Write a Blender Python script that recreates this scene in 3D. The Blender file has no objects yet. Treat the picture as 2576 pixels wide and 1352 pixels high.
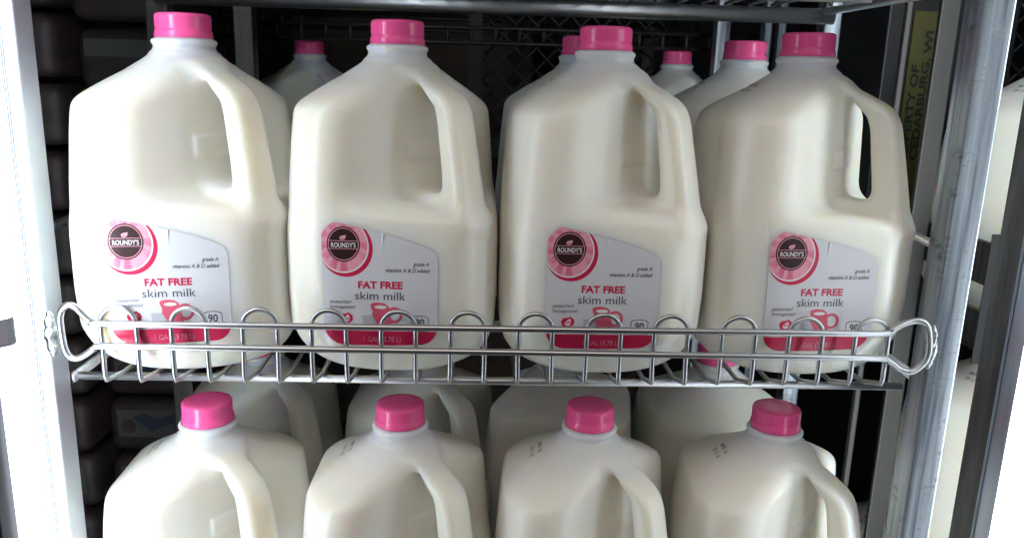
import bpy, bmesh, math, random
import numpy as np
from mathutils import Matrix, Vector
random.seed(7); np.random.seed(7)
sc = bpy.context.scene
col = sc.collection

# ------------------------------------------------------------------ camera
cam_data = bpy.data.cameras.new('camera')
cam = bpy.data.objects.new('camera', cam_data); col.objects.link(cam)
cam_data.sensor_width = 36; cam_data.lens = 2042.2 / 2576 * 36
cam_data.clip_start = .01; cam_data.clip_end = 50
R_ = ((0.9990756, -0.03321697, 0.0272868), (-0.01873062, 0.23496049, 0.97182443), (-0.03869238, -0.97143718, 0.23412112))
M4 = Matrix(((R_[0][0], R_[1][0], R_[2][0], -.00634), (R_[0][1], R_[1][1], R_[2][1], -.62155), (R_[0][2], R_[1][2], R_[2][2], .21537), (0, 0, 0, 1)))
cam.matrix_world = M4
sc.camera = cam
# ------------------------------------------------------------------ world, exposure
w = bpy.data.worlds.new('World'); sc.world = w; w.use_nodes = True
bg = w.node_tree.nodes['Background']; bg.inputs[0].default_value = (.75, .85, 1, 1); bg.inputs[1].default_value = .03
sc.view_settings.view_transform = 'Standard'; sc.view_settings.look = 'None'
sc.view_settings.gamma = 1; sc.view_settings.exposure = 0.22
sc.cycles.max_bounces = 8; sc.cycles.use_denoising = True
sc.render.film_transparent = False

def area(name, loc, target, sx, sy, power, color):
    d = bpy.data.lights.new(name, 'AREA'); d.shape = 'RECTANGLE'; d.size = sx; d.size_y = sy
    d.energy = power; d.color = color
    o = bpy.data.objects.new(name, d); col.objects.link(o); o.location = loc
    o.rotation_euler = (Vector(target) - Vector(loc)).to_track_quat('-Z', 'Y').to_euler()
    return o
LED_L, LED_R = 3.2, 5.2
# store ceiling lights behind the photographer
area('store_ceiling_light', (-.2, -1.5, 1.5), (0, 0, .05), 1.6, .8, 9.6, (1, .875, .75))
area('store_side_light', (1.2, -1.4, .8), (0, 0, .05), .5, 1.2, 1.6, (.95, .95, 1))

# ------------------------------------------------------------------ materials
def mat(name, color=(.8, .8, .8), rough=.5, metal=0, **kw):
    m = bpy.data.materials.new(name); m.use_nodes = True
    b = m.node_tree.nodes['Principled BSDF']
    b.inputs['Base Color'].default_value = (*color, 1); b.inputs['Roughness'].default_value = rough
    b.inputs['Metallic'].default_value = metal
    for k, v in kw.items(): b.inputs[k.replace('_', ' ')].default_value = v
    return m
def nodes(m): return m.node_tree.nodes, m.node_tree.links, m.node_tree.nodes['Principled BSDF']
def noise_mix(m, c1, c2, scale=(10, 10, 10), detail=4, lo=.35, hi=.65, target='Base Color', seed=0, rough=.6):
    N, L, b = nodes(m)
    tc = N.new('ShaderNodeTexCoord'); mp = N.new('ShaderNodeMapping'); mp.inputs['Scale'].default_value = scale
    mp.inputs['Location'].default_value = (seed, seed * .7, seed * 1.3)
    nz = N.new('ShaderNodeTexNoise'); nz.inputs['Scale'].default_value = 1; nz.inputs['Detail'].default_value = detail; nz.inputs['Roughness'].default_value = rough
    r = N.new('ShaderNodeValToRGB'); r.color_ramp.elements[0].position = lo; r.color_ramp.elements[1].position = hi
    r.color_ramp.elements[0].color = c1 if len(c1) == 4 else (*c1, 1); r.color_ramp.elements[1].color = c2 if len(c2) == 4 else (*c2, 1)
    L.new(tc.outputs['Object'], mp.inputs[0]); L.new(mp.outputs[0], nz.inputs['Vector']); L.new(nz.outputs[0], r.inputs[0])
    L.new(r.outputs[0], b.inputs[target]); return r, nz
def bump(m, scale, strength, dist=.001, stretch=(1, 1, 1), detail=3):
    N, L, b = nodes(m)
    tc = N.new('ShaderNodeTexCoord'); mp = N.new('ShaderNodeMapping'); mp.inputs['Scale'].default_value = [scale * s for s in stretch]
    nz = N.new('ShaderNodeTexNoise'); nz.inputs['Scale'].default_value = 1; nz.inputs['Detail'].default_value = detail
    bp = N.new('ShaderNodeBump'); bp.inputs['Strength'].default_value = strength; bp.inputs['Distance'].default_value = dist
    L.new(tc.outputs['Object'], mp.inputs[0]); L.new(mp.outputs[0], nz.inputs['Vector'])
    L.new(nz.outputs[0], bp.inputs['Height']); L.new(bp.outputs[0], b.inputs['Normal'])

def plastic():
    m = mat('milk_filled_plastic', (.78, .74, .64), .29)
    N, L, b = nodes(m)
    b.inputs['Subsurface Weight'].default_value = 1.0
    b.inputs['Subsurface Radius'].default_value = (1.0, .72, .38)
    b.inputs['Subsurface Scale'].default_value = .017
    b.inputs['IOR'].default_value = 1.5
    # empty neck above the milk level is bluish and clearer
    tc = N.new('ShaderNodeTexCoord'); sp = N.new('ShaderNodeSeparateXYZ'); L.new(tc.outputs['Object'], sp.inputs[0])
    mr = N.new('ShaderNodeMapRange'); mr.inputs['From Min'].default_value = .203; mr.inputs['From Max'].default_value = .224
    L.new(sp.outputs['Z'], mr.inputs['Value'])
    mx = N.new('ShaderNodeMix'); mx.data_type = 'RGBA'
    mx.inputs[6].default_value = (.86, .845, .775, 1); mx.inputs[7].default_value = (.74, .75, .76, 1)
    L.new(mr.outputs[0], mx.inputs[0]); L.new(mx.outputs[2], b.inputs['Base Color'])
    # faint moulded orange-peel
    nz = N.new('ShaderNodeTexNoise'); nz.inputs['Scale'].default_value = 900; nz.inputs['Detail'].default_value = 2
    n2 = N.new('ShaderNodeTexNoise'); n2.inputs['Scale'].default_value = 40; n2.inputs['Detail'].default_value = 2
    ad = N.new('ShaderNodeMath'); ad.operation = 'MULTIPLY_ADD'; ad.inputs[1].default_value = 4
    L.new(tc.outputs['Object'], nz.inputs['Vector']); L.new(tc.outputs['Object'], n2.inputs['Vector'])
    L.new(n2.outputs[0], ad.inputs[0]); L.new(nz.outputs[0], ad.inputs[2])
    bp = N.new('ShaderNodeBump'); bp.inputs['Strength'].default_value = .22; bp.inputs['Distance'].default_value = .0006
    L.new(ad.outputs[0], bp.inputs['Height']); L.new(bp.outputs[0], b.inputs['Normal'])
    return m
M = dict(
    jug=plastic(),
    cap=mat('pink_plastic', (.97, .115, .35), .2, Subsurface_Weight=.25, Subsurface_Radius=(1, .3, .4), Subsurface_Scale=.003),
    paper=mat('label_paper', (.66, .67, .71), .33),
    pink=mat('label_pink', (.72, .17, .27), .35), pale=mat('label_pale_pink', (.80, .36, .44), .35),
    crimson=mat('label_crimson', (.58, .012, .075), .35), white=mat('label_white', (.80, .78, .79), .35),
    brown=mat('label_dark_brown', (.035, .012, .014), .35), ink=mat('label_ink', (.05, .055, .075), .4),
    grey=mat('label_grey_ink', (.10, .10, .12), .4), rose=mat('label_rose', (.66, .10, .16), .4),
    glass=mat('label_glass_grey', (.48, .50, .54), .35), date=mat('date_ink', (.10, .10, .09), .6),
    side=mat('side_label_print', (.10, .045, .04), .4),
    wire=mat('chromed_wire', (.50, .51, .53), .33, 1), rod=mat('steel_rod', (.62, .63, .65), .42, 1),
    post=mat('aluminium_post', (.62, .66, .72), .42, .68), bead=mat('weld_metal', (.55, .57, .58), .3, 1),
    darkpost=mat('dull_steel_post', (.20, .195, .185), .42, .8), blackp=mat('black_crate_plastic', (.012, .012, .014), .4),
    yellow=mat('yellow_band', (.075, .070, .010), .55), blackink=mat('black_print', (.006, .006, .006), .6),
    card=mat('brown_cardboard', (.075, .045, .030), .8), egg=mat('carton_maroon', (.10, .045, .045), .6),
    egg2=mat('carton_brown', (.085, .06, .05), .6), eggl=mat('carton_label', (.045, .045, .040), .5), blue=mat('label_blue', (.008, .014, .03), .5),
    wall=mat('cooler_wall', (.015, .015, .017), .7), mull=mat('mullion_dark', (.02, .02, .05), .35),
    alu=mat('mullion_aluminium', (.50, .57, .66), .35, .8), seal=mat('mullion_gasket', (.10, .105, .11), .5, .3),
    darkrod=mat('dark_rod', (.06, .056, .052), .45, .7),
    shadepost=mat('shaded_steel_post', (.07, .068, .065), .45, .7), plainpost=mat('plain_aluminium_post', (.50, .53, .57), .45, .6),  # shadepost is steel darkened in its own colour to stand for shade
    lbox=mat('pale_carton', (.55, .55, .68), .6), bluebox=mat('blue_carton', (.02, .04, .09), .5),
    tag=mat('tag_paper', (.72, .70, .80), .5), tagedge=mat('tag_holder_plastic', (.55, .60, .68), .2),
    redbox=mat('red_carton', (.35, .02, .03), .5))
noise_mix(M['post'], (.15, .175, .21), (.52, .57, .64), (150, 150, 5), 7, .34, .62)
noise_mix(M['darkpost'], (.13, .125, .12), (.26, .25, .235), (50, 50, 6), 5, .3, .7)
bump(M['bead'], 260, .9, .002); noise_mix(M['bead'], (.2, .22, .22), (.8, .85, .84), (220, 220, 160), 4)
noise_mix(M['seal'], (.045, .05, .052), (.13, .135, .14), (90, 90, 14), 7, .35, .7)
noise_mix(M['alu'], (.36, .42, .52), (.56, .62, .72), (60, 60, 5), 5)
noise_mix(M['side'], (.03, .02, .02), (.20, .10, .085), (30, 30, 700), 3)
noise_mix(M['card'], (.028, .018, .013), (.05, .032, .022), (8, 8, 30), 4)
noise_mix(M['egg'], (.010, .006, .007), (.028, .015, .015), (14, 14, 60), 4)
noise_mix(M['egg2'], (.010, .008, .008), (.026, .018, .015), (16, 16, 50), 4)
noise_mix(M['pink'], (.70, .15, .26), (.82, .34, .44), (70, 4, 70), 2, .4, .62)
def post_smudges(m):
    N, L, b = nodes(m)
    old = b.inputs['Base Color'].links[0].from_socket
    tc = N.new('ShaderNodeTexCoord'); mp = N.new('ShaderNodeMapping'); mp.inputs['Scale'].default_value = (34, 34, 62)
    nz = N.new('ShaderNodeTexNoise'); nz.inputs['Scale'].default_value = 1; nz.inputs['Detail'].default_value = 8; nz.inputs['Roughness'].default_value = .75
    r = N.new('ShaderNodeValToRGB'); r.color_ramp.elements[0].position = .55; r.color_ramp.elements[1].position = .66
    mx = N.new('ShaderNodeMix'); mx.data_type = 'RGBA'; mx.inputs[7].default_value = (.16, .165, .17, 1)
    L.new(tc.outputs['Object'], mp.inputs[0]); L.new(mp.outputs[0], nz.inputs['Vector']); L.new(nz.outputs[0], r.inputs[0])
    L.new(r.outputs[0], mx.inputs[0]); L.new(old, mx.inputs[6]); L.new(mx.outputs[2], b.inputs['Base Color'])
    rr = N.new('ShaderNodeMapRange'); rr.inputs['To Min'].default_value = .34; rr.inputs['To Max'].default_value = .6
    L.new(r.outputs[0], rr.inputs['Value']); L.new(rr.outputs[0], b.inputs['Roughness'])
post_smudges(M['post'])
def emit(name, color, strength):
    m = bpy.data.materials.new(name); m.use_nodes = True; b = m.node_tree.nodes['Principled BSDF']
    b.inputs['Base Color'].default_value = (.8, .8, .8, 1)
    b.inputs['Emission Color'].default_value = (*color, 1); b.inputs['Emission Strength'].default_value = strength; return m
M['ledL'] = emit('lit_lens_and_channel_left', (.86, .93, 1), LED_L); M['ledB'] = emit('added_glow_rear_left', (.84, .92, 1), 15); M['ledC'] = emit('added_glow_rear_right', (.86, .95, .98), 11.5); M['ledR'] = emit('lit_lamp_lens_right', (.86, .93, 1), LED_R)  # both rear emitters are added light, not lenses in view

# ------------------------------------------------------------------ object helpers
def new_obj(name, verts, faces, m=None, parent=None, smooth=True, mats=None, idx=None):
    me = bpy.data.meshes.new(name); me.from_pydata([tuple(v) for v in verts], [], [tuple(f) for f in faces])
    if mats:
        for q in mats: me.materials.append(q)
        if idx is not None: me.polygons.foreach_set('material_index', idx)
    elif m: me.materials.append(m)
    if smooth: me.polygons.foreach_set('use_smooth', [True] * len(me.polygons))
    me.update()
    o = bpy.data.objects.new(name, me); col.objects.link(o)
    if parent: o.parent = parent
    return o
def bm_obj(name, bm, m, parent=None, smooth=False):
    me = bpy.data.meshes.new(name); bm.normal_update(); bm.to_mesh(me); bm.free()
    for q in (m if isinstance(m, list) else [m]): me.materials.append(q)
    if smooth: me.polygons.foreach_set('use_smooth', [True] * len(me.polygons))
    o = bpy.data.objects.new(name, me); col.objects.link(o)
    if parent: o.parent = parent
    return o
def thing(name, label, cat, loc=(0, 0, 0), rz=0, group=None):
    o = bpy.data.objects.new(name, None); col.objects.link(o); o.location = loc; o.rotation_euler = (0, 0, rz)
    o.empty_display_size = .02; tag(o, label, cat, group); return o
def tag(o, label, cat, group=None):
    o['label'] = label; o['category'] = cat
    if group: o['group'] = group
def box(bm, x0, x1, y0, y1, z0, z1, bev=0, mi=0, rot=None):
    r = bmesh.ops.create_cube(bm, size=1)
    vs = r['verts']
    for v in vs:
        v.co = Vector(((x0 + x1) / 2 + v.co.x * (x1 - x0), (y0 + y1) / 2 + v.co.y * (y1 - y0), (z0 + z1) / 2 + v.co.z * (z1 - z0)))
    if rot is not None:
        c = Vector(((x0 + x1) / 2, (y0 + y1) / 2, (z0 + z1) / 2))
        for v in vs: v.co = c + rot @ (v.co - c)
    fs = list({f for v in vs for f in v.link_faces})
    for f in fs: f.material_index = mi
    if bev:
        es = list({e for v in vs for e in v.link_edges})
        q = bmesh.ops.bevel(bm, geom=es, offset=bev, segments=3, affect='EDGES', profile=.5)
        for f in q['faces']: f.material_index = mi
def box_obj(name, dims, m, parent=None, bev=.0):
    bm = bmesh.new(); box(bm, *dims, bev=bev); return bm_obj(name, bm, m, parent, smooth=False)
def smooth_path(pts, n=6, closed=False):
    P = [np.array(p, float) for p in pts]; out = []
    k = len(P); rng = range(k if closed else k - 1)
    for i in rng:
        p0 = P[(i - 1) % k] if (closed or i > 0) else P[0]; p1 = P[i]; p2 = P[(i + 1) % k]
        p3 = P[(i + 2) % k] if (closed or i + 2 < k) else P[-1]
        for j in range(n):
            t = j / n
            out.append(.5 * ((2 * p1) + (-p0 + p2) * t + (2 * p0 - 5 * p1 + 4 * p2 - p3) * t * t + (-p0 + 3 * p1 - 3 * p2 + p3) * t ** 3))
    if not closed: out.append(P[-1])
    return out
def tube(paths, r, n=12):
    V, F = [], []
    for path, closed in paths:
        P = [np.array(p, float) for p in path]; k = len(P); base = len(V)
        T = []
        for i in range(k):
            a = P[(i - 1) % k] if (closed or i > 0) else P[i]; b = P[(i + 1) % k] if (closed or i < k - 1) else P[i]
            t = b - a; T.append(t / (np.linalg.norm(t) + 1e-12))
        ref = np.array([0, 1, 0.]) if abs(T[0][1]) < .8 else np.array([1., 0, 0])
        nrm = np.cross(T[0], ref); nrm /= np.linalg.norm(nrm)
        for i in range(k):
            nrm = nrm - T[i] * (nrm @ T[i]); nrm /= np.linalg.norm(nrm); bn = np.cross(T[i], nrm)
            for j in range(n):
                a = 2 * math.pi * j / n; V.append(P[i] + r * (math.cos(a) * nrm + math.sin(a) * bn))
        for i in range(k if closed else k - 1):
            i2 = (i + 1) % k
            for j in range(n):
                j2 = (j + 1) % n
                F.append((base + i * n + j, base + i * n + j2, base + i2 * n + j2, base + i2 * n + j))
        if not closed:
            F.append(tuple(base + j for j in range(n))[::-1]); F.append(tuple(base + (k - 1) * n + j for j in range(n)))
    return V, F
def tube_obj(name, paths, r, m, parent=None, n=12):
    V, F = tube(paths, r, n); return new_obj(name, V, F, m, parent)
def copy_tree(o, parent=None):
    c = o.copy(); col.objects.link(c); c.parent = parent
    for ch in list(o.children): copy_tree(ch, c)
    return c

# ------------------------------------------------------------------ the gallon jug as a blow-moulded surface (mm)
_hz = [(-5, 48), (0, 54), (4, 60), (10, 65.5), (20, 71), (35, 74.8), (60, 76), (98, 76), (108, 75.6), (118, 74.4), (135, 73.6), (170, 71.2), (187, 69.5), (192, 67.5), (204, 51), (212, 38.5), (218.5, 28.5), (221, 25.2),
       (222.6, 24.6), (224, 22.6), (226, 21.3), (228.2, 21.2), (229.2, 22.3), (231, 22.6), (232, 22.0), (233, 19.6), (236, 18), (250, 18)]
_zz = np.arange(-10, 255, .25)
_hh = np.interp(_zz, [a for a, b in _hz], [b for a, b in _hz])
def _gs(a, s):
    k = np.exp(-.5 * (np.arange(-int(4 * s), int(4 * s) + 1) / s) ** 2); k /= k.sum()
    return np.convolve(np.pad(a, len(k) // 2, 'edge'), k, 'valid')
_hs = _gs(_hh, 12); _hn = _gs(_hh, 2)
_wt = np.clip((_zz - 213) / 5, 0, 1); _hh = _hs * (1 - _wt) + _hn * _wt
_dh = np.gradient(_hh, _zz)
_cf = _gs(np.interp(_zz, [0, 104, 117, 150, 188, 197, 212, 240], [96, 96, 86.5, 80, 71.5, 66, 53, 50]), 14)
def smax(a, b, k):
    h = np.clip(.5 - .5 * (b - a) / k, 0, 1); return b * (1 - h) + a * h + k * h * (1 - h)
def smin(a, b, k): return -smax(-a, -b, k)
def jug_sdf(x, y, z):
    h = np.interp(z, _zz, _hh); dh = np.interp(z, _zz, _dh)
    r = np.minimum(np.interp(z, [0, 34], [54., 42.]), h)
    # flat sides get a very slight belly
    qx = np.abs(x) - (h - r); qy = np.abs(y) - (h - r)
    d = np.sqrt(np.maximum(qx, 0) ** 2 + np.maximum(qy, 0) ** 2) + np.minimum(np.maximum(qx, qy), 0) - r
    d = d / np.sqrt(1 + np.minimum(dh, 3) ** 2)
    u = (x - y) / math.sqrt(2); v = (x + y) / math.sqrt(2)
    ch = (u - np.interp(z, _zz, _cf)) * .99
    d = smax(d, ch, 4)
    B = smax(d, -z, 7); B = np.maximum(B, z - 238)
    # raised panel on the wall behind the handle
    bx = 1 / (1 + np.exp((np.maximum(np.abs(v) - 20, np.abs(z - 160) - 7)) * 2.2))
    u0 = 33 + 1.1 * bx - .0014 * v ** 2 + .04 * (190 - z)
    P = smax(u0 - u, 126 - .10 * (u - 33) - z, 14)            # inside the hand pocket when < 0
    body = smax(B, -P, 11)
    uo = np.interp(z, [100, 116, 192, 205, 240], [88, 86.5, 70.5, 60, 40])
    hole = smax(smax(u - (uo - np.interp(z, [116, 192], [22.5, 18])), 24 - u, 6), smax(131 - z, (z - (197 - (u - 50) * .75)) * .8, 10), 12)
    wv = 12.5 + .05 * np.maximum(150 - z, 0) + .10 * np.maximum(z - 190, 0)
    hand = smax(smax(B, np.abs(v) - wv, 8), -hole, 8)
    hand = smax(hand, 110 - z, 8)
    hand = smax(hand, 20 - u, 8); hand = smax(hand, z - 217, 3)
    return smin(body, hand, 9)

def surface_nets(f, lo, hi, h):
    n = [int(math.ceil((b - a) / h)) + 1 for a, b in zip(lo, hi)]
    X, Y, Z = np.meshgrid(*[lo[i] + h * np.arange(n[i]) for i in range(3)], indexing='ij')
    S = f(X, Y, Z); s = S < 0
    c = np.zeros([k - 1 for k in n], int)
    for i in (0, 1):
        for j in (0, 1):
            for k in (0, 1): c += s[i:n[0] - 1 + i, j:n[1] - 1 + j, k:n[2] - 1 + k]
    act = (c > 0) & (c < 8); ids = -np.ones(act.shape, int); ids[act] = np.arange(act.sum())
    ii = np.argwhere(act); acc = np.zeros((len(ii), 3)); cnt = np.zeros(len(ii))
    corners = [(i, j, k) for i in (0, 1) for j in (0, 1) for k in (0, 1)]
    for a in corners:
        for ax in range(3):
            if a[ax] == 0:
                b = list(a); b[ax] = 1
                sa = S[ii[:, 0] + a[0], ii[:, 1] + a[1], ii[:, 2] + a[2]]; sb = S[ii[:, 0] + b[0], ii[:, 1] + b[1], ii[:, 2] + b[2]]
                m = (sa < 0) != (sb < 0); t = np.where(m, sa / np.where(m, sa - sb, 1), 0)
                p = ii + np.array(a, float); p[:, ax] += t; acc[m] += p[m]; cnt[m] += 1
    V = np.array(lo) + h * acc / cnt[:, None]
    F = []
    for ax in range(3):
        o1, o2 = [(1, 2), (2, 0), (0, 1)][ax]
        sl = [slice(1, n[k] - 1) for k in range(3)]; sl[ax] = slice(0, n[ax] - 1)
        s2 = list(sl); s2[ax] = slice(1, n[ax])
        A = s[tuple(sl)]; Bq = s[tuple(s2)]; e = np.argwhere(A != Bq); flip = A[A != Bq]
        off = np.array([0 if k == ax else 1 for k in range(3)]); e = e + off
        d1 = np.zeros(3, int); d1[o1] = 1; d2 = np.zeros(3, int); d2[o2] = 1
        q = [ids[tuple((e - a).T)] for a in (d1 * 0, d1, d1 + d2, d2)]
        q = np.stack(q, 1); q[~flip] = q[~flip][:, ::-1]; F.append(q)
    F = np.concatenate(F)
    for _ in range(4):
        e = .15; g = np.stack([f(V[:, 0] + e, V[:, 1], V[:, 2]) - f(V[:, 0] - e, V[:, 1], V[:, 2]), f(V[:, 0], V[:, 1] + e, V[:, 2]) - f(V[:, 0], V[:, 1] - e, V[:, 2]), f(V[:, 0], V[:, 1], V[:, 2] + e) - f(V[:, 0], V[:, 1], V[:, 2] - e)], 1) / (2 * e)
        d = f(V[:, 0], V[:, 1], V[:, 2]); g2 = np.maximum((g ** 2).sum(1), .25)
        V -= np.clip(d / g2, -h * .6, h * .6)[:, None] * g
    return V, F
def jug_mesh(res, name):
    V, F = surface_nets(jug_sdf, (-80, -80, -4), (80, 80, 241), res)
    me = bpy.data.meshes.new(name); V = V * .001
    me.vertices.add(len(V)); me.vertices.foreach_set('co', V.astype(np.float32).ravel())
    me.loops.add(F.size); me.loops.foreach_set('vertex_index', F.astype(np.int32).ravel())
    me.polygons.add(len(F)); me.polygons.foreach_set('loop_start', np.arange(0, F.size, 4, dtype=np.int32))
    me.polygons.foreach_set('use_smooth', np.ones(len(F), bool)); me.materials.append(M['jug']); me.update(calc_edges=True); me.validate()
    return me

# ------------------------------------------------------------------ printed labels: flat outlines cut into cells and laid on the jug
def outline(pts):
    bm = bmesh.new(); vs = [bm.verts.new((p[0], p[1], 0)) for p in pts]
    bm.faces.new(vs); bmesh.ops.triangulate(bm, faces=bm.faces[:]); return bm
def ring(cx, cy, r0, r1, n=48, sy=1.0):
    bm = bmesh.new(); a = []
    for i in range(n):
        t = 2 * math.pi * i / n
        a.append((bm.verts.new((cx + r0 * math.cos(t), cy + r0 * sy * math.sin(t), 0)), bm.verts.new((cx + r1 * math.cos(t), cy + r1 * sy * math.sin(t), 0))))
    for i in range(n): bm.faces.new((a[i][0], a[i][1], a[(i + 1) % n][1], a[(i + 1) % n][0]))
    return bm
def disc(cx, cy, r, n=48, sy=1.0): return outline([(cx + r * math.cos(2 * math.pi * i / n), cy + r * sy * math.sin(2 * math.pi * i / n)) for i in range(n)])
def text_bm(s, size, x, y, align='LEFT', shear=0, offset=0, wx=1.0, spacing=1.0, width=None, flip=True):
    c = bpy.data.curves.new('t', 'FONT'); c.body = s; c.size = size; c.align_x = align; c.shear = shear; c.offset = offset; c.space_character = spacing
    c.resolution_u = 3
    o = bpy.data.objects.new('t', c); col.objects.link(o); dg = bpy.context.evaluated_depsgraph_get(); dg.update()
    me = bpy.data.meshes.new_from_object(o.evaluated_get(dg)); bm = bmesh.new(); bm.from_mesh(me)
    bpy.data.objects.remove(o); bpy.data.curves.remove(c); bpy.data.meshes.remove(me)
    if width:
        xs = [v.co.x for v in bm.verts]; wx = width / (max(xs) - min(xs))
    for v in bm.verts: v.co = Vector((x + v.co.x * wx, y - v.co.y if flip else y + v.co.y, 0))
    return bm
def clip(bm, poly_bm_pts):
    # keep the part inside a convex outline
    n = len(poly_bm_pts); cx = sum(p[0] for p in poly_bm_pts) / n; cy = sum(p[1] for p in poly_bm_pts) / n
    for i in range(n):
        a = poly_bm_pts[i]; b = poly_bm_pts[(i + 1) % n]; nx, ny = b[1] - a[1], -(b[0] - a[0])
        if nx * (cx - a[0]) + ny * (cy - a[1]) > 0: nx, ny = -nx, -ny
        bmesh.ops.bisect_plane(bm, geom=bm.verts[:] + bm.edges[:] + bm.faces[:], plane_co=(a[0], a[1], 0), plane_no=(nx, ny, 0), clear_outer=True)
    return bm
KX, KZ = .0957, .103
def solve_front(xm, zm):
    lo = np.full(len(xm), -84.); hi = np.full(len(xm), -40.)
    for _ in range(22):
        mid = (lo + hi) / 2; ins = jug_sdf(xm, mid, zm) < 0
        hi = np.where(ins, mid, hi); lo = np.where(ins, lo, mid)
    return (lo + hi) / 2
def front_map(px, py):
    return (px - 248) * KX - 44., 114.5 - (py - 225) * KZ
def lay(layers, name, parent, mapper, solver, cell, axis='y', sign=-1):
    """layers: list of (bm, material, lift in mm)"""
    V, F, idx, mats = [], [], [], []
    for li, (bm, m, lift) in enumerate(layers):
        if m not in mats: mats.append(m)
        xs = [v.co.x for v in bm.verts]; ys = [v.co.y for v in bm.verts]
        for k, (lo, hi) in enumerate(((min(xs), max(xs)), (min(ys), max(ys)))):
            q = math.floor(lo / cell) * cell + cell
            while q < hi:
                no = (1, 0, 0) if k == 0 else (0, 1, 0); co = (q, 0, 0) if k == 0 else (0, q, 0)
                bmesh.ops.bisect_plane(bm, geom=bm.verts[:] + bm.edges[:] + bm.faces[:], plane_co=co, plane_no=no); q += cell
        bm.verts.index_update(); P = np.array([v.co[:2] for v in bm.verts])
        a, z = mapper(P[:, 0], P[:, 1]); d = solver(a, z); base = len(V)
        lf = np.full(len(P), float(lift))
        if axis == 'y' and li == 0:   # small pressed crease in the paper near its top edge
            lf += .75 * np.exp(-((P[:, 0] - 686 + (P[:, 1] - 300) * .06) / 6.5) ** 2) * np.exp(-(np.maximum(P[:, 1] - 295, 0) / 55) ** 2)
        for i in range(len(P)):
            lift = lf[i]
            if axis == 'y': V.append((a[i] * .001, (d[i] + sign * lift) * .001, z[i] * .001))
            else: V.append(((d[i] + sign * lift) * .001, a[i] * .001, z[i] * .001))
        for f in bm.faces:
            vs = [base + v.index for v in f.verts]
            F.append(vs); idx.append(mats.index(m))
        bm.free()
    o = new_obj(name, V, F, None, parent, True, mats, idx)
    bm = bmesh.new(); bm.from_mesh(o.data)
    for f in bm.faces:   # outward orientation
        f.normal_update(); c = f.normal
        if (c.y if axis == 'y' else c.x) * sign < 0: f.normal_flip()
    bm.to_mesh(o.data); bm.free(); return o
def arc(cx, cy, r, a0, a1, n=8): return [(cx + r * math.cos(math.radians(a0 + (a1 - a0) * i / n)), cy + r * math.sin(math.radians(a0 + (a1 - a0) * i / n))) for i in range(n + 1)]
LAB = arc(343, 315, 95, 180, 280, 10) + [(600, 272), (760, 305), (900, 347)] + arc(985, 472, 90, -72, 0, 8) + [(1072, 930)] + arc(940, 930, 130, 8, 88, 8) + [(660, 1070)] + arc(400, 920, 148, 92, 178, 8)
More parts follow.
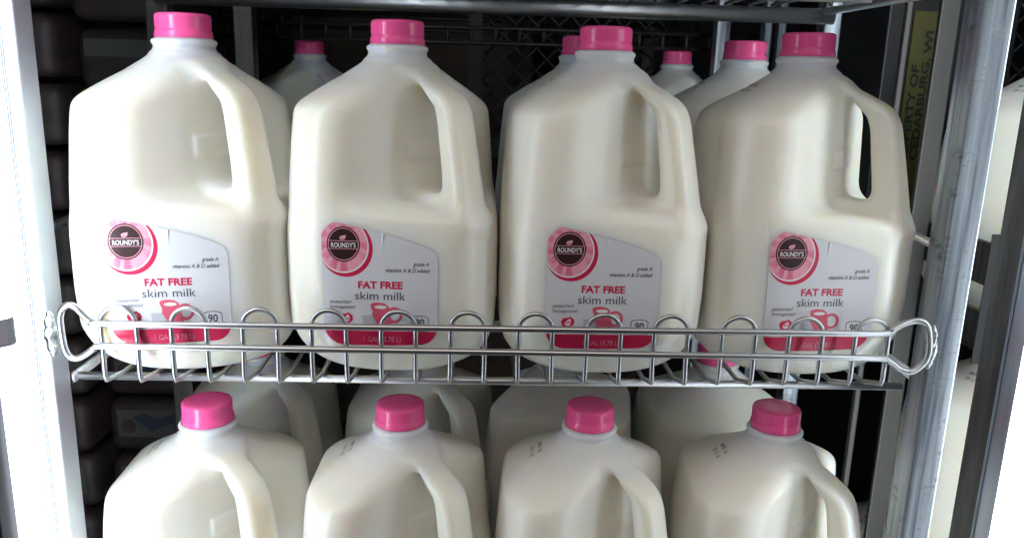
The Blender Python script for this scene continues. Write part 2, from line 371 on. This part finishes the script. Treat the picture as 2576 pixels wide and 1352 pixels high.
# front label height: bottom about row 1075
def front_label(parent):
    L = []
    pb = outline(LAB)
    for k in range(13):
        bmesh.ops.bisect_plane(pb, geom=pb.verts[:] + pb.edges[:] + pb.faces[:], plane_co=(664 + 4 * k, 0, 0), plane_no=(1, 0, 0))
    for k in range(8):
        bmesh.ops.bisect_plane(pb, geom=pb.verts[:] + pb.edges[:] + pb.faces[:], plane_co=(0, 285 + 14 * k, 0), plane_no=(0, 1, 0))
    L.append((pb, M['paper'], .25))
    L.append((clip(disc(422, 395, 190), LAB), M['crimson'], .32))
    L.append((clip(disc(405, 380, 180), LAB), M['white'], .39))
    L.append((clip(disc(403, 378, 171), LAB), M['pink'], .46))
    for a in range(0, 360, 30):
        t = math.radians(a + 8); t2 = math.radians(a + 19)
        L.append((clip(outline([(405 + 119 * math.cos(t), 366 + 119 * math.sin(t)), (403 + 169 * math.cos(t), 378 + 169 * math.sin(t)), (403 + 169 * math.cos(t2), 378 + 169 * math.sin(t2)), (405 + 119 * math.cos(t2), 366 + 119 * math.sin(t2))]), LAB), M['pale'], .50))
    L.append((disc(405, 365, 118), M['brown'], .55)); L.append((ring(405, 365, 104, 108.5), M['pale'], .62))
    for y in (342, 395): L.append((outline([(302, y - 1.7), (508, y - 1.7), (508, y + 1.7), (302, y + 1.7)]), M['pale'], .62))
    L.append((outline([(384, 337), (378, 318), (392, 309), (425, 303), (420, 325), (404, 335)]), M['pale'], .62))
    L.append((outline([(381, 339), (379, 336), (404, 318), (406, 320)]), M['brown'], .68))
    L.append((text_bm("ROUNDY'S", 44, 405, 385, 'CENTER', offset=.7, width=174), M['white'], .66))
    L.append((text_bm('grade A', 39, 1010, 503, 'RIGHT', shear=.25, offset=.35, width=112), M['grey'], .4))
    L.append((text_bm('vitamins A & D added', 39, 1012, 547, 'RIGHT', shear=.25, offset=.35, width=315), M['grey'], .4))
    L.append((text_bm('FAT FREE', 68, 662, 661, 'CENTER', offset=2.2, width=318), M['crimson'], .4))
    L.append((text_bm('skim milk', 83, 659, 740, 'CENTER', width=360, offset=-.3), M['ink'], .4))
    L.append((text_bm('pasteurized', 36, 297, 767, shear=.22, width=158), M['grey'], .4))
    L.append((text_bm('homogenized', 36, 297, 803, shear=.22, width=183), M['grey'], .4))
    # drop mark with REAL
    L.append((outline([(365, 872), (370, 853), (388, 842), (412, 840), (434, 831), (440, 838), (458, 850), (464, 872), (456, 893), (436, 904), (400, 908), (376, 898)]), M['crimson'], .4))
    L.append((outline([(386, 878), (410, 858), (432, 846), (440, 868), (438, 886), (424, 897), (402, 896)]), M['white'], .46))
    L.append((text_bm('REAL', 27, 414, 882, 'CENTER', offset=.6, width=56), M['crimson'], .52))
    # glass and pitcher
    L.append((outline([(527, 850), (640, 846), (632, 925), (537, 925)]), M['glass'], .36))
    L.append((outline([(590, 772), (606, 762), (640, 757), (690, 762), (718, 782), (726, 800), (748, 925), (646, 925), (602, 850), (606, 815), (596, 800)]), M['rose'], .42))
    L.append((disc(663, 790, 44, 24, .28), M['white'], .48))
    L.append((ring(762, 845, 38, 58, 32, 1.0), M['rose'], .40))
    # calorie badge
    L.append((outline([(880, 958), (880, 862), (900, 850), (945, 845), (990, 850), (1010, 862), (1010, 958)]), M['ink'], .40))
    L.append((outline([(885, 955), (885, 866), (903, 855), (945, 850), (987, 855), (1005, 866), (1005, 955)]), M['paper'], .46))
    L.append((text_bm('90', 76, 945, 922, 'CENTER', offset=1.8, width=68), M['ink'], .52))
    L.append((text_bm('CALORIES', 28, 945, 948, 'CENTER', offset=.5, width=112), M['ink'], .52))
    # crimson foot of the label
    band = [p for p in LAB]
    bm = outline(LAB); bmesh.ops.bisect_plane(bm, geom=bm.verts[:] + bm.edges[:] + bm.faces[:], plane_co=(0, 960, 0), plane_no=(0, -1, 0), clear_outer=True)
    L.append((bm, M['crimson'], .43))
    L.append((text_bm('1 GAL (3.78 L)', 56, 668, 1040, 'CENTER', width=272), M['pink'], .5))
    return lay(L, 'label', parent, front_map, solve_front, 62)
def solve_right(ym, zm):
    lo = np.full(len(ym), 40.); hi = np.full(len(ym), 84.)
    for _ in range(22):
        mid = (lo + hi) / 2; ins = jug_sdf(mid, ym, zm) < 0
        lo = np.where(ins, mid, lo); hi = np.where(ins, hi, mid)
    return (lo + hi) / 2
def side_label(parent):
    mp = lambda a, z: (a, z)
    L = [(outline([(-14, 28), (48, 28), (48, 84), (-14, 84)]), M['side'], .3),
         (outline([(-14, 84), (48, 84), (48, 94), (44, 98), (-10, 98), (-14, 94)]), M['crimson'], .3)]
    return lay(L, 'side_label', parent, mp, solve_right, 6, 'x', 1)
def date_code(parent):
    # ink-jet code printed down the front-left shoulder
    L = []
    for k, s in enumerate(('MAR 16', '18:13 16')):
        bm = text_bm(s, 5.0, 0, 0, 'LEFT', offset=.01, width=17, flip=False)
        for v in bm.verts: v.co = Vector((v.co.x, v.co.y - k * 6.2, 0))
        L.append((bm, M['date'], 0))
    V, F = [], []
    for bm, m, _ in L:
        bm.verts.index_update(); base = len(V)
        for v in bm.verts:
            V.append((-41 + v.co.y * 1.0, 9 - v.co.x * 1.0, 0))
        for f in bm.faces: F.append([base + q.index for q in f.verts])
        bm.free()
    P = np.array(V); lo = np.full(len(P), 120.); hi = np.full(len(P), 240.)
    for _ in range(24):
        mid = (lo + hi) / 2; ins = jug_sdf(P[:, 0], P[:, 1], mid) < 0; lo = np.where(ins, mid, lo); hi = np.where(ins, hi, mid)
    P[:, 2] = hi + .35
    return new_obj('date_print', P * .001, F, M['date'], parent, False)

def cap_mesh():
    V, F = [], []; n = 168
    prof = [(0, 250.4), (12, 250.4), (17, 250.2), (18.6, 249.4), (19.1, 248.2), (19.15, 247.2), (19.15, 240.6), (18.9, 239.7), (18.9, 239.2), (19.3, 238.8), (19.8, 236.5), (20.05, 233.4), (19.4, 233.2), (18.6, 233.2)]
    for k, (r, z) in enumerate(prof):
        for i in range(n):
            rr = r - (.42 if (k in (5, 6) and i % 2) else 0)
            a = 2 * math.pi * i / n; V.append((rr * math.cos(a) * .001, rr * math.sin(a) * .001, z * .001))
    for k in range(len(prof) - 1):
        for i in range(n): F.append((k * n + i, k * n + n + i, k * n + n + (i + 1) % n, k * n + (i + 1) % n))
    return V, F

mesh_hi = jug_mesh(1.3, 'bottle')
def make_jug():
    t = thing('milk_jug', 'x', 'milk jug', (0, 0, 0))
    b = bpy.data.objects.new('bottle', mesh_hi); col.objects.link(b); b.parent = t
    V, F = cap_mesh(); c = new_obj('cap', V, F, M['cap'], t)
    front_label(t); side_label(t); date_code(t)
    return t
proto = make_jug(); used = [False]
def place_jug(x, y, z, rz, label, group):
    t = proto if not used[0] else copy_tree(proto)
    used[0] = True
    for ch in t.children:
        if ch.name.startswith('label'): ch.rotation_euler.y = random.uniform(-.012, .012); ch.location.z = random.uniform(-.0008, .0008)
        if ch.name.startswith('cap'): ch.rotation_euler.z = random.uniform(0, 6)
    t.location = (x, y, z); t.rotation_euler = (0, 0, math.radians(rz)); t['label'] = label; t['group'] = group
    return t
X0 = .0064; SP = .1527; ZL = -.2922
G1 = 'skim milk jugs at the front of the upper shelf'; G2 = 'skim milk jugs at the front of the lower shelf'
G3 = 'milk jugs standing behind the front rows'
for i, (lab, dy, rz) in enumerate((('leftmost pink-capped jug on the upper shelf, brightest lit, beside the white post', -.003, 8.0),
                               ('pink-capped skim milk jug on the upper shelf, second from the left post', 0, -.5),
                               ('third pink-capped jug from left on the upper shelf, another cap peeking out behind it', .001, .5),
                               ('rightmost upper shelf jug, open handle hole seen through, next to the smudged post', .004, 3.0))):
    place_jug(X0 + (i - 1.5) * SP, dy - .004, 0, rz, lab, G1)
for i, (lab, dy, rz) in enumerate((('leftmost lower shelf jug cut by the bottom edge, bright left side', -.013, 2),
                               ('second jug from left on the lower shelf, cut by the bottom edge', -.013, -1),
                               ('third jug from left on the lower shelf, cut by the bottom edge', -.013, -3),
                               ('rightmost lower shelf jug cut by the bottom edge, beside the dark gap', -.013, -4))):
    place_jug(X0 + (i - 1.5) * SP + .0015, dy, ZL, rz, lab, G2)
for (x, y, z, rz, lab) in ((.085, .158, 0, 4, 'milk jug half hidden directly behind the third jug of the upper shelf'),
                           (.2375, .158, 0, 3, 'milk jug with pink cap seen between the third and fourth upper jugs'),
                           (-.222, .152, ZL, 4, 'shaded milk jug behind the leftmost lower jug, handle facing front'),
                           (-.062, .148, ZL, -3, 'shaded milk jug behind the second lower jug, its cap hidden by the shelf'),
                           (.078, .148, ZL, 170, 'shaded milk jug with plain back turned, behind the third lower jug'),
                           (.232, .142, ZL, 96, 'jug whose pink cap shows through the shelf wires, behind the fourth lower jug'),
                           (.2552, .509, 0, 0, 'dim distant milk jug whose small pink cap shows in front of the black crates'),
                           (-.2448, .533, 0, 0, 'dim distant milk jug in the dark gap between the first and second upper jugs')):
    tt = place_jug(x, y, z, rz, lab, G3)
    if rz == 96:
        for ch in [c for c in tt.children if c.name.startswith('date_print')]: bpy.data.objects.remove(ch)

# ------------------------------------------------------------------ the rack
YF = -.085
rack = thing('display_rack', 'steel display rack with square posts and welded wire shelves holding the milk jugs', 'rack', (0, YF, -.5))
def post(x0, x1, y0, y1, z0, z1, m, parent, nm='post'):
    o = box_obj(nm, (x0, x1, y0 - parent.location.y, y1 - parent.location.y, z0 - parent.location.z, z1 - parent.location.z), m, parent, .0016)
    o.location.x = -parent.location.x
    return o
pl = post(-.3215, -.299, -.085, -.0625, -.5, .62, M['plainpost'], rack); pr = post(.3135, .3355, -.085, -.0625, -.5, .62, M['post'], rack)
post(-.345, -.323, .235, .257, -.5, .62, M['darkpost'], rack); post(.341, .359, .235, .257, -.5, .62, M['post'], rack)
pl['label'] = 'left front post, washed out by the lamp beside it'; pr['label'] = 'right front post with smudged brushed face'
WX0, DWX = -.2626, .02362
def shelf(zs, nm_label, rail_shift=0):
    z = zs + .5
    yo = -YF
    rods = [[(-.299, -.055 + yo, z - .0068), (.3135, -.055 + yo, z - .0068)]]
    s = tube_obj('shelf', [(rods[0], False)], .0029, M['rod'], rack, 14); s['label'] = nm_label
    r2 = tube_obj('rear_rod', [([(-.33, .225 + yo, z - .011), (.345, .225 + yo, z - .011)], False)], .0078, M['rod'], s, 20)
    tube_obj('middle_rod', [([(-.30, .09 + yo, z - .0068), (.32, .09 + yo, z - .0068)], False)], .0029, M['rod'], s, 10)
    for k in range(12):
        xa = WX0 + 2 * k * DWX; xb = xa + DWX; zt = z + .0435; yw = -.0878 + yo
        bz = z + .0015 + .0045 * k / 11
        p = [(xa, .222 + yo, z - .002), (xa, yw + .03, z - .002), (xa, yw + .006, bz), (xa, yw + .0018, bz + .0008), (xa, yw, bz + .005)]
        p += [(xa, yw, z + .02)]
        for j in range(0, 13):
            a = math.pi * (1 - j / 12); p.append(((xa + xb) / 2 + DWX / 2 * math.cos(a), yw, zt + DWX / 2 * math.sin(a)))
        p += [(xb, yw, z + .02), (xb, yw, bz + .005), (xb, yw + .0018, bz + .0008), (xb, yw + .006, bz), (xb, yw + .03, z - .002), (xb, .222 + yo, z - .002)]
        jx = random.uniform(-.0004, .0004)
        p = [(a + jx * (1 if c > z + .01 else 0), b, c) for a, b, c in p]
        tube_obj('wire', [(p, False)], .00175, M['wire'], s, 10)
    yr = -.0918 + yo
    zt = .0448; zb = .0288
    pts = [(-.262, zt), (-.2, zt), (0, zt + .0008), (.2, zt + .0012), (.272, zt + .0016), (.281, zt + .005), (.289, zt + .0095), (.2975, zt + .0115), (.3045, zt + .008), (.308, zt - .003), (.3085, zt - .014),
           (.305, zt - .021), (.298, zt - .026), (.290, zt - .0245), (.281, zt - .0185), (.271, zb - .0006), (.2, zb - .0004), (0, zb), (-.2, zb), (-.259, zb), (-.268, zb - .002), (-.277, zb - .0065), (-.285, zb - .009), (-.292, zb - .0075), (-.2955, zb - .001),
           (-.2965, zb + .01), (-.2965, zt + .003), (-.294, zt + .009), (-.288, zt + .0125), (-.281, zt + .0108), (-.274, zt + .005), (-.268, zt + .0012)]
    pts = [(a if a > -.262 else -.262 + (a + .262) * .72, yr, z + b) for a, b in pts]
    rl = tube_obj('guard_rail', [(smooth_path(pts, 5, True), True)], .0023, M['wire'], s, 14)
    # weld beads where the rail meets the posts
    for (cx, sz) in ((-.2955, 1), (.3115, 1)):
        V, F = [], []; nu, nv = 20, 14
        for i in range(nu + 1):
            for j in range(nv):
                th = math.pi * i / nu; ph = 2 * math.pi * j / nv
                jit = 1 + .22 * random.uniform(-1, 1)
                V.append((cx + .0042 * jit * math.sin(th) * math.cos(ph), -.088 + yo + .0045 * jit * math.sin(th) * math.sin(ph), z + .036 + .0165 * math.cos(th)))
        for i in range(nu):
            for j in range(nv): F.append((i * nv + j, i * nv + (j + 1) % nv, (i + 1) * nv + (j + 1) % nv, (i + 1) * nv + j))
        new_obj('weld', V, F, M['bead'], s)
    for x in (-.30, .3345):
        tube_obj('side_rod', [([(x, -.06 + yo, z - .0068), (x, .235 + yo, z - .0068)], False)], .004, M['rod'], s, 10)
    for sx, x in ((-1, -.318), (1, .336)):
        # side guard hoop rising beside the end jugs
        q = [(x, -.06 + yo, z - .002), (x, -.055 + yo, z + .08), (x, -.03 + yo, z + .098), (x, .18 + yo, z + .098), (x, .21 + yo, z + .08), (x, .215 + yo, z - .002)]
        tube_obj('side_hoop', [(smooth_path(q, 6), False)], .0032, M['rod'], s, 10)
    return s
shelf(0, 'upper visible wire shelf with looped front guard'); shelf(ZL, 'lower wire shelf under the cut-off jugs'); shelf(.2905, 'wire shelf above the jugs, seen from below')

# ------------------------------------------------------------------ lit door mullions
def mullion(x, sgn, lab, mled, yf, yr, yb):
    t = thing('door_mullion', lab, 'door frame', (x, yf, -.5), group='lit door mullions either side of the rack')
    def bx(nm, a0, a1, b0, b1, m, p=t, z0=0, z1=1.15, bev=.0008):
        xa, xb = sorted((a0 * sgn, a1 * sgn)); return box_obj(nm, (xa, xb, b0 - yf, b1 - yf, z0, z1), m, p, bev)
    bx('frame', .003, .066 if sgn < 0 else .122, yf - .014, yb, M['mull'])
    l = bx('lamp_lens', 0, .003, yf, yr, mled, bev=.001)
    bx('added_rear_glow', .022 if sgn < 0 else .07, .062 if sgn < 0 else .118, yb + .0002, yb + .003, M['ledB'] if sgn < 0 else M['ledC'], bev=.001)  # unseen glowing strip, added to brighten the posts and jug sides
    if sgn < 0:
        for k in range(5): bx('lens_rib', -.0005, .0, yr - .008 + k * .0022, yr - .0074 + k * .0022, M['tagedge'], l, bev=0)
        return t
    bx('aluminium_channel', .0005, .003, yr + .0003, yr + .0145, M['alu'])
    bx('bright_edge', -.0006, .003, yr + .0148, yr + .0165, M['alu'])
    bx('gasket', .0, .003, yr + .0168, yb, M['seal'])
    return t
mullion(-.263, -1, 'left door mullion with its lit white lamp strip and price tag holder', M['ledL'], -.2, -.1662, -.166)  # left lens glow also covers the channel, imitating blown-out white
mullion(.318, 1, 'right door mullion with lit lamp strip, aluminium channel and grey scuffed face', M['ledR'], -.2, -.172, -.133)
# price tag holder on the left mullion
t = thing('price_tag_holder', 'curved clear shelf tag holder with a pale paper slip on the left mullion', 'tag holder', (-.262, -.2, .074))
arcp = [(-.040, -.030), (-.030, -.024), (-.014, -.016), (-.004, -.009), (.0045, -.001), (.0055, .004), (.002, .009), (-.0045, .0115)]
arcp = [(p[0], p[1]) for p in smooth_path([(a, b, 0) for a, b in arcp], 4)]
def strip(z0, z1, pts, off=0):
    V, F = [], []
    for a, b in pts: V += [(a, b - off, z0), (a, b - off, z1), (a, b + .0006 - off, z1), (a, b + .0006 - off, z0)]
    for i in range(len(pts) - 1):
        for j in range(4): F.append((i * 4 + j, i * 4 + (j + 1) % 4, i * 4 + 4 + (j + 1) % 4, i * 4 + 4 + j))
    F += [(0, 1, 2, 3), tuple(range(len(V) - 4, len(V)))]
    return V, F
V, F = strip(-.0075, .0075, arcp); new_obj('holder', V, F, M['tagedge'], t, False)
V, F = strip(-.0062, .0065, arcp[:17], .0004); slip = new_obj('paper_slip', V, F, M['tag'], t, False)

# ------------------------------------------------------------------ surroundings
def box_struct(name, dims, m):
    o = box_obj(name, dims, m); o['kind'] = 'structure'; return o
box_struct('back_wall', (-1.6, 1.6, 1.50, 1.55, -.9, 1.0), M['wall'])
box_struct('side_wall', (-1.6, -1.55, -.1, 1.5, -.9, 1.0), M['wall']); 
box_struct('side_wall', (1.55, 1.6, -.1, 1.5, -.9, 1.0), M['wall'])
box_struct('ceiling', (-1.6, 1.6, -.1, 1.5, 1.0, 1.05), M['wall']); box_struct('added_shade_panel', (-1.6, 1.6, -.26, -.225, .43, 1.05), M['wall']); box_struct('floor', (-1.6, 1.6, -.3, 1.5, -.95, -.9), M['wall'])  # panel above the front is unseen, added to shade the goods behind

# egg cartons stacked in the dark section on the left
def carton(x, y, z, wd, dp, ht, lab, m, lm, rz=0, kind=0):
    t = thing('egg_carton', lab, 'carton', (x, y, z), math.radians(rz), 'dim cartons stacked in the left section')
    bm = bmesh.new(); box(bm, -wd / 2, wd / 2, -dp / 2, dp / 2, 0, ht * .93, bev=ht * .2); bm_obj('carton_body', bm, m, t, True)
    if kind == 0:
        bm = bmesh.new(); box(bm, -wd * .42, wd * .34, -dp / 2 - .0012, -dp / 2 - .0002, ht * .5, ht * .76); bm_obj('paper_label', bm, lm, t)
    else:
        bm = bmesh.new(); box(bm, -wd * .40, wd * .40, -dp / 2 - .0012, -dp / 2 - .0002, ht * .30, ht * .80); l = bm_obj('paper_label', bm, lm, t)
        b2 = outline([(-.035, .008), (-.02, .014), (-.006, .006), (.012, .013), (.036, .02), (.04, .014), (.02, .004), (.004, -.004), (-.012, -.012), (-.02, -.004)])
        for v in b2.verts: v.co = Vector((v.co.x * wd / .13, -dp / 2 - .0018, ht * .56 + v.co.y * ht / .075))
        bm_obj('blue_mark', b2, M['blue'], l)
        b3 = disc(0, 0, .009); 
        for v in b3.verts: v.co = Vector((-wd * .3 + v.co.x, -dp / 2 - .0018, ht * .5 + v.co.y))
        bm_obj('round_mark', b3, M['egg'], l)
k = 0
rows = ['topmost', 'second', 'third', 'fourth', 'fifth', 'sixth', 'seventh', 'eighth', 'ninth', 'tenth', 'eleventh', 'twelfth']
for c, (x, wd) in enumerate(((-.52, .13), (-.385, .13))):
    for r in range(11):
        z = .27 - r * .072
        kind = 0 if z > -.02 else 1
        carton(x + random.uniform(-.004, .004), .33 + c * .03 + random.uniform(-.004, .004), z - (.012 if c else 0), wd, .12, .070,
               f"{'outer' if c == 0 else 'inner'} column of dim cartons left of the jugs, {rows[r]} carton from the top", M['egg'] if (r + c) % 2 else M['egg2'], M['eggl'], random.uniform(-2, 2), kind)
# stand-in shelf edge and small cartons, added to suggest reflections high on the left
t = thing('reflection_shelf', 'stand-in shelf with white front edge, suggesting reflections top left behind the glass', 'shelf', (-.42, .52, .336))
box_obj('shelf_edge', (-.16, .12, -.004, 0, -.006, .006), M['lbox'], t); box_obj('shelf_board', (-.16, .12, .0004, .2, -.006, .0), M['wall'], t)
for i, (x, wd, h, m, nm) in enumerate(((-.50, .05, .05, 'bluebox', 'small blue carton suggesting a reflection, left end of the stand-in shelf'), (-.445, .045, .045, 'lbox', 'small pale carton suggesting a reflection, beside the blue one'),
                                  (-.395, .045, .05, 'bluebox', 'second blue carton suggesting a reflection, middle of the stand-in shelf'), (-.35, .04, .04, 'redbox', 'small red carton suggesting a reflection, right on the stand-in shelf'))):
    bm = bmesh.new(); box(bm, x - wd / 2, x + wd / 2, .54, .60, .3424, .3424 + h, bev=.002); o = bm_obj('reflection_carton', bm, M[m]); tag(o, nm, 'carton', 'small cartons standing for reflections')

# black milk crates with diamond lattice
def crate(x, y, z, wd, ht, lab, rz=0, dp=.3):
    t = thing('milk_crate', lab, 'crate', (x, y, z), math.radians(rz), 'black plastic milk crates')
    bm = bmesh.new()
    for a, b in ((0, .03), (ht - .04, ht)):
        box(bm, -wd / 2, wd / 2, -.006, .0, a, b, bev=.001); box(bm, -wd / 2, -wd / 2 + .006, .0004, dp, a, b); box(bm, wd / 2 - .006, wd / 2, .0004, dp, a, b); box(bm, -wd / 2 + .0064, wd / 2 - .0064, dp - .006, dp - .0004, a, b)
    for sx in (-1, 1):
        xx = sx * (wd / 2 - .01); box(bm, xx - .0098, xx + .0098, -.0055, .0006, .0304, ht - .0404)
        box(bm, xx - .0098, xx + .0098, dp - .02, dp - .0065, .0304, ht - .0404)
    box(bm, -wd / 2 + .007, wd / 2 - .007, .001, dp - .007, .001, .006)
    bm_obj('rim_frame', bm, M['blackp'], t)
    paths = []; st = .032; hh = ht - .07
    for k in range(-int(hh / st) - 1, int(wd / st) + 1):
        for s in (1, -1):
            xs = -wd / 2 + k * st; a = [xs, .03] if s == 1 else [xs, ht - .04]; pts = []
            for j in range(11):
                xx = xs + hh * j / 10; zz = (.03 + hh * j / 10) if s == 1 else (ht - .04 - hh * j / 10)
                if abs(xx) < wd / 2 - .012: pts.append((xx, -.0028 + (.0004 if s == 1 else -.0004), zz))
            if len(pts) > 1: paths.append((pts, False))
    tube_obj('lattice_panel', paths, .0022, M['blackp'], t, 6)
    return t
crate(.135, .62, .09, .33, .27, 'black lattice milk crate behind the third upper jug')
crate(.60, .30, .09, .30, .26, 'black lattice milk crate high beyond the right post')
t = thing('milk_crate', 'open-sided black crate with two horizontal bars beyond the right front post', 'crate', (.56, .012, 0), group='black plastic milk crates')
bm = bmesh.new()
for z0, z1 in ((.006, .035), (.057, .092)):
    box(bm, -.155, .155, -.004, .004, z0, z1, bev=.001); box(bm, -.155, -.149, .0044, .28, z0, z1, bev=.001)
box(bm, -.155, -.142, -.0055, -.0044, -.01, .10); box(bm, .142, .155, -.0055, -.0044, -.01, .10); box(bm, -.148, .148, .005, .28, -.002, .004)
bm_obj('side_bars', bm, M['blackp'], t)
# jugs of the neighbouring section
place_jug(.503, .10, .005, 20, 'milk jug of the next section, partly seen between the right post and the mullion', G3)
place_jug(.503, .10, -.262, 20, 'milk jug of the next section, low behind the right post', G3)
place_jug(.50, .24, -.5, 10, 'milk jug of the next section, at the bottom right behind the post', G3)

# cardboard boxes at the back
def carton_box(x0, x1, y0, y1, z0, z1, m, lab, nm='cardboard_box'):
    t = thing(nm, lab, 'box', ((x0 + x1) / 2, y0, z0))
    wd = (x1 - x0) / 2
    box_obj('box_body', (-wd, wd, 0, y1 - y0, 0, z1 - z0), m, t, .003)
    box_obj('tape_strip', (-wd + .004, wd - .004, -.0012, -.0002, (z1 - z0) * .62, (z1 - z0) * .62 + .003), M['wall'], t)
    return t
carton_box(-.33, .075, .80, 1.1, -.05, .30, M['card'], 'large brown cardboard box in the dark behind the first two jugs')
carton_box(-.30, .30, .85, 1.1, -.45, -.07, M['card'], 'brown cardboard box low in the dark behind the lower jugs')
# rear racks
def frame_post(name, lab, x0, x1, y0, y1, m, grp='posts of the racks further back'):
    o = box_obj(name, (-(x1 - x0) / 2, (x1 - x0) / 2, 0, y1 - y0, 0, 1.2), m, None, .0015); o.location = ((x0 + x1) / 2, y0, -.6); tag(o, lab, 'post', grp); return o
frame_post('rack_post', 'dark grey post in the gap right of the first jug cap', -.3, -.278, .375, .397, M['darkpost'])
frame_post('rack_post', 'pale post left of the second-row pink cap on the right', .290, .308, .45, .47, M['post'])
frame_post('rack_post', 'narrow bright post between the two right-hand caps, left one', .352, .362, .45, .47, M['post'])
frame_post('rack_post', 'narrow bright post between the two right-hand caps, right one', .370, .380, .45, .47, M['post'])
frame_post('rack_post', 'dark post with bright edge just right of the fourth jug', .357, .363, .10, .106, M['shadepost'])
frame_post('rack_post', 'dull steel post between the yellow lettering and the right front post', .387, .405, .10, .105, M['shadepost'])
# shelf rods far behind, under the upper shelf
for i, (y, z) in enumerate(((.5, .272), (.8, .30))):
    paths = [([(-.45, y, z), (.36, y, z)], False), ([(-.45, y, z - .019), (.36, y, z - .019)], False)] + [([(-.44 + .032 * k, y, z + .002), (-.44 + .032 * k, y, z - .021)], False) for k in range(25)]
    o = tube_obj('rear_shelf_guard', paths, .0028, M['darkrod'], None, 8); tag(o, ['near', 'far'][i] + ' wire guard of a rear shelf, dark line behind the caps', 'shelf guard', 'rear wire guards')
# yellow marked crate side
t = thing('marked_crate', 'black crate turned on end with yellow band reading PROPERTY OF CEDARBURG, WI', 'crate', (.436, .25, .02))
box_obj('crate_side', (-.02, .12, .003, .25, -.12, .32), M['blackp'], t, .002)
box_obj('yellow_panel', (.006, .034, .0005, .0026, .05, .27), M['yellow'], t)
def vtext(s, size, x, z, width, parent, m):
    bm = text_bm(s, size, 0, 0, 'LEFT', offset=.0004, width=width, flip=False)
    for v in bm.verts: v.co = Vector((x - v.co.y, -.0004, z + v.co.x))
    for f in bm.faces: f.normal_update()
    return bm_obj('lettering', bm, m, parent)
# grey carton and arched handle on the right
carton_box(.455, .512, .45, .6, .172, .255, M['lbox'], 'flat lavender-grey carton behind the fourth jug cap', 'grey_carton')
t = thing('arched_crate', 'dark crate with arched handle opening above the grey carton', 'crate', (.45, .42, .245))
tube_obj('arched_handle', [(smooth_path([(-.05, 0, -.02), (-.04, 0, .015), (0, 0, .045), (.06, 0, .055), (.11, 0, .05)], 8), False)], .009, M['blackp'], t)
box_obj('crate_rim', (-.05, .12, -.01, .2, -.004, .014), M['blackp'], t, .002)
mk = [o for o in bpy.data.objects if o.name.startswith('marked_crate')][0]
vtext('PROPERTY OF', .0115, .0180, .100, .115, mk, M['blackink']); vtext('CEDARBURG, WI', .0115, .0285, .115, .135, mk, M['blackink'])
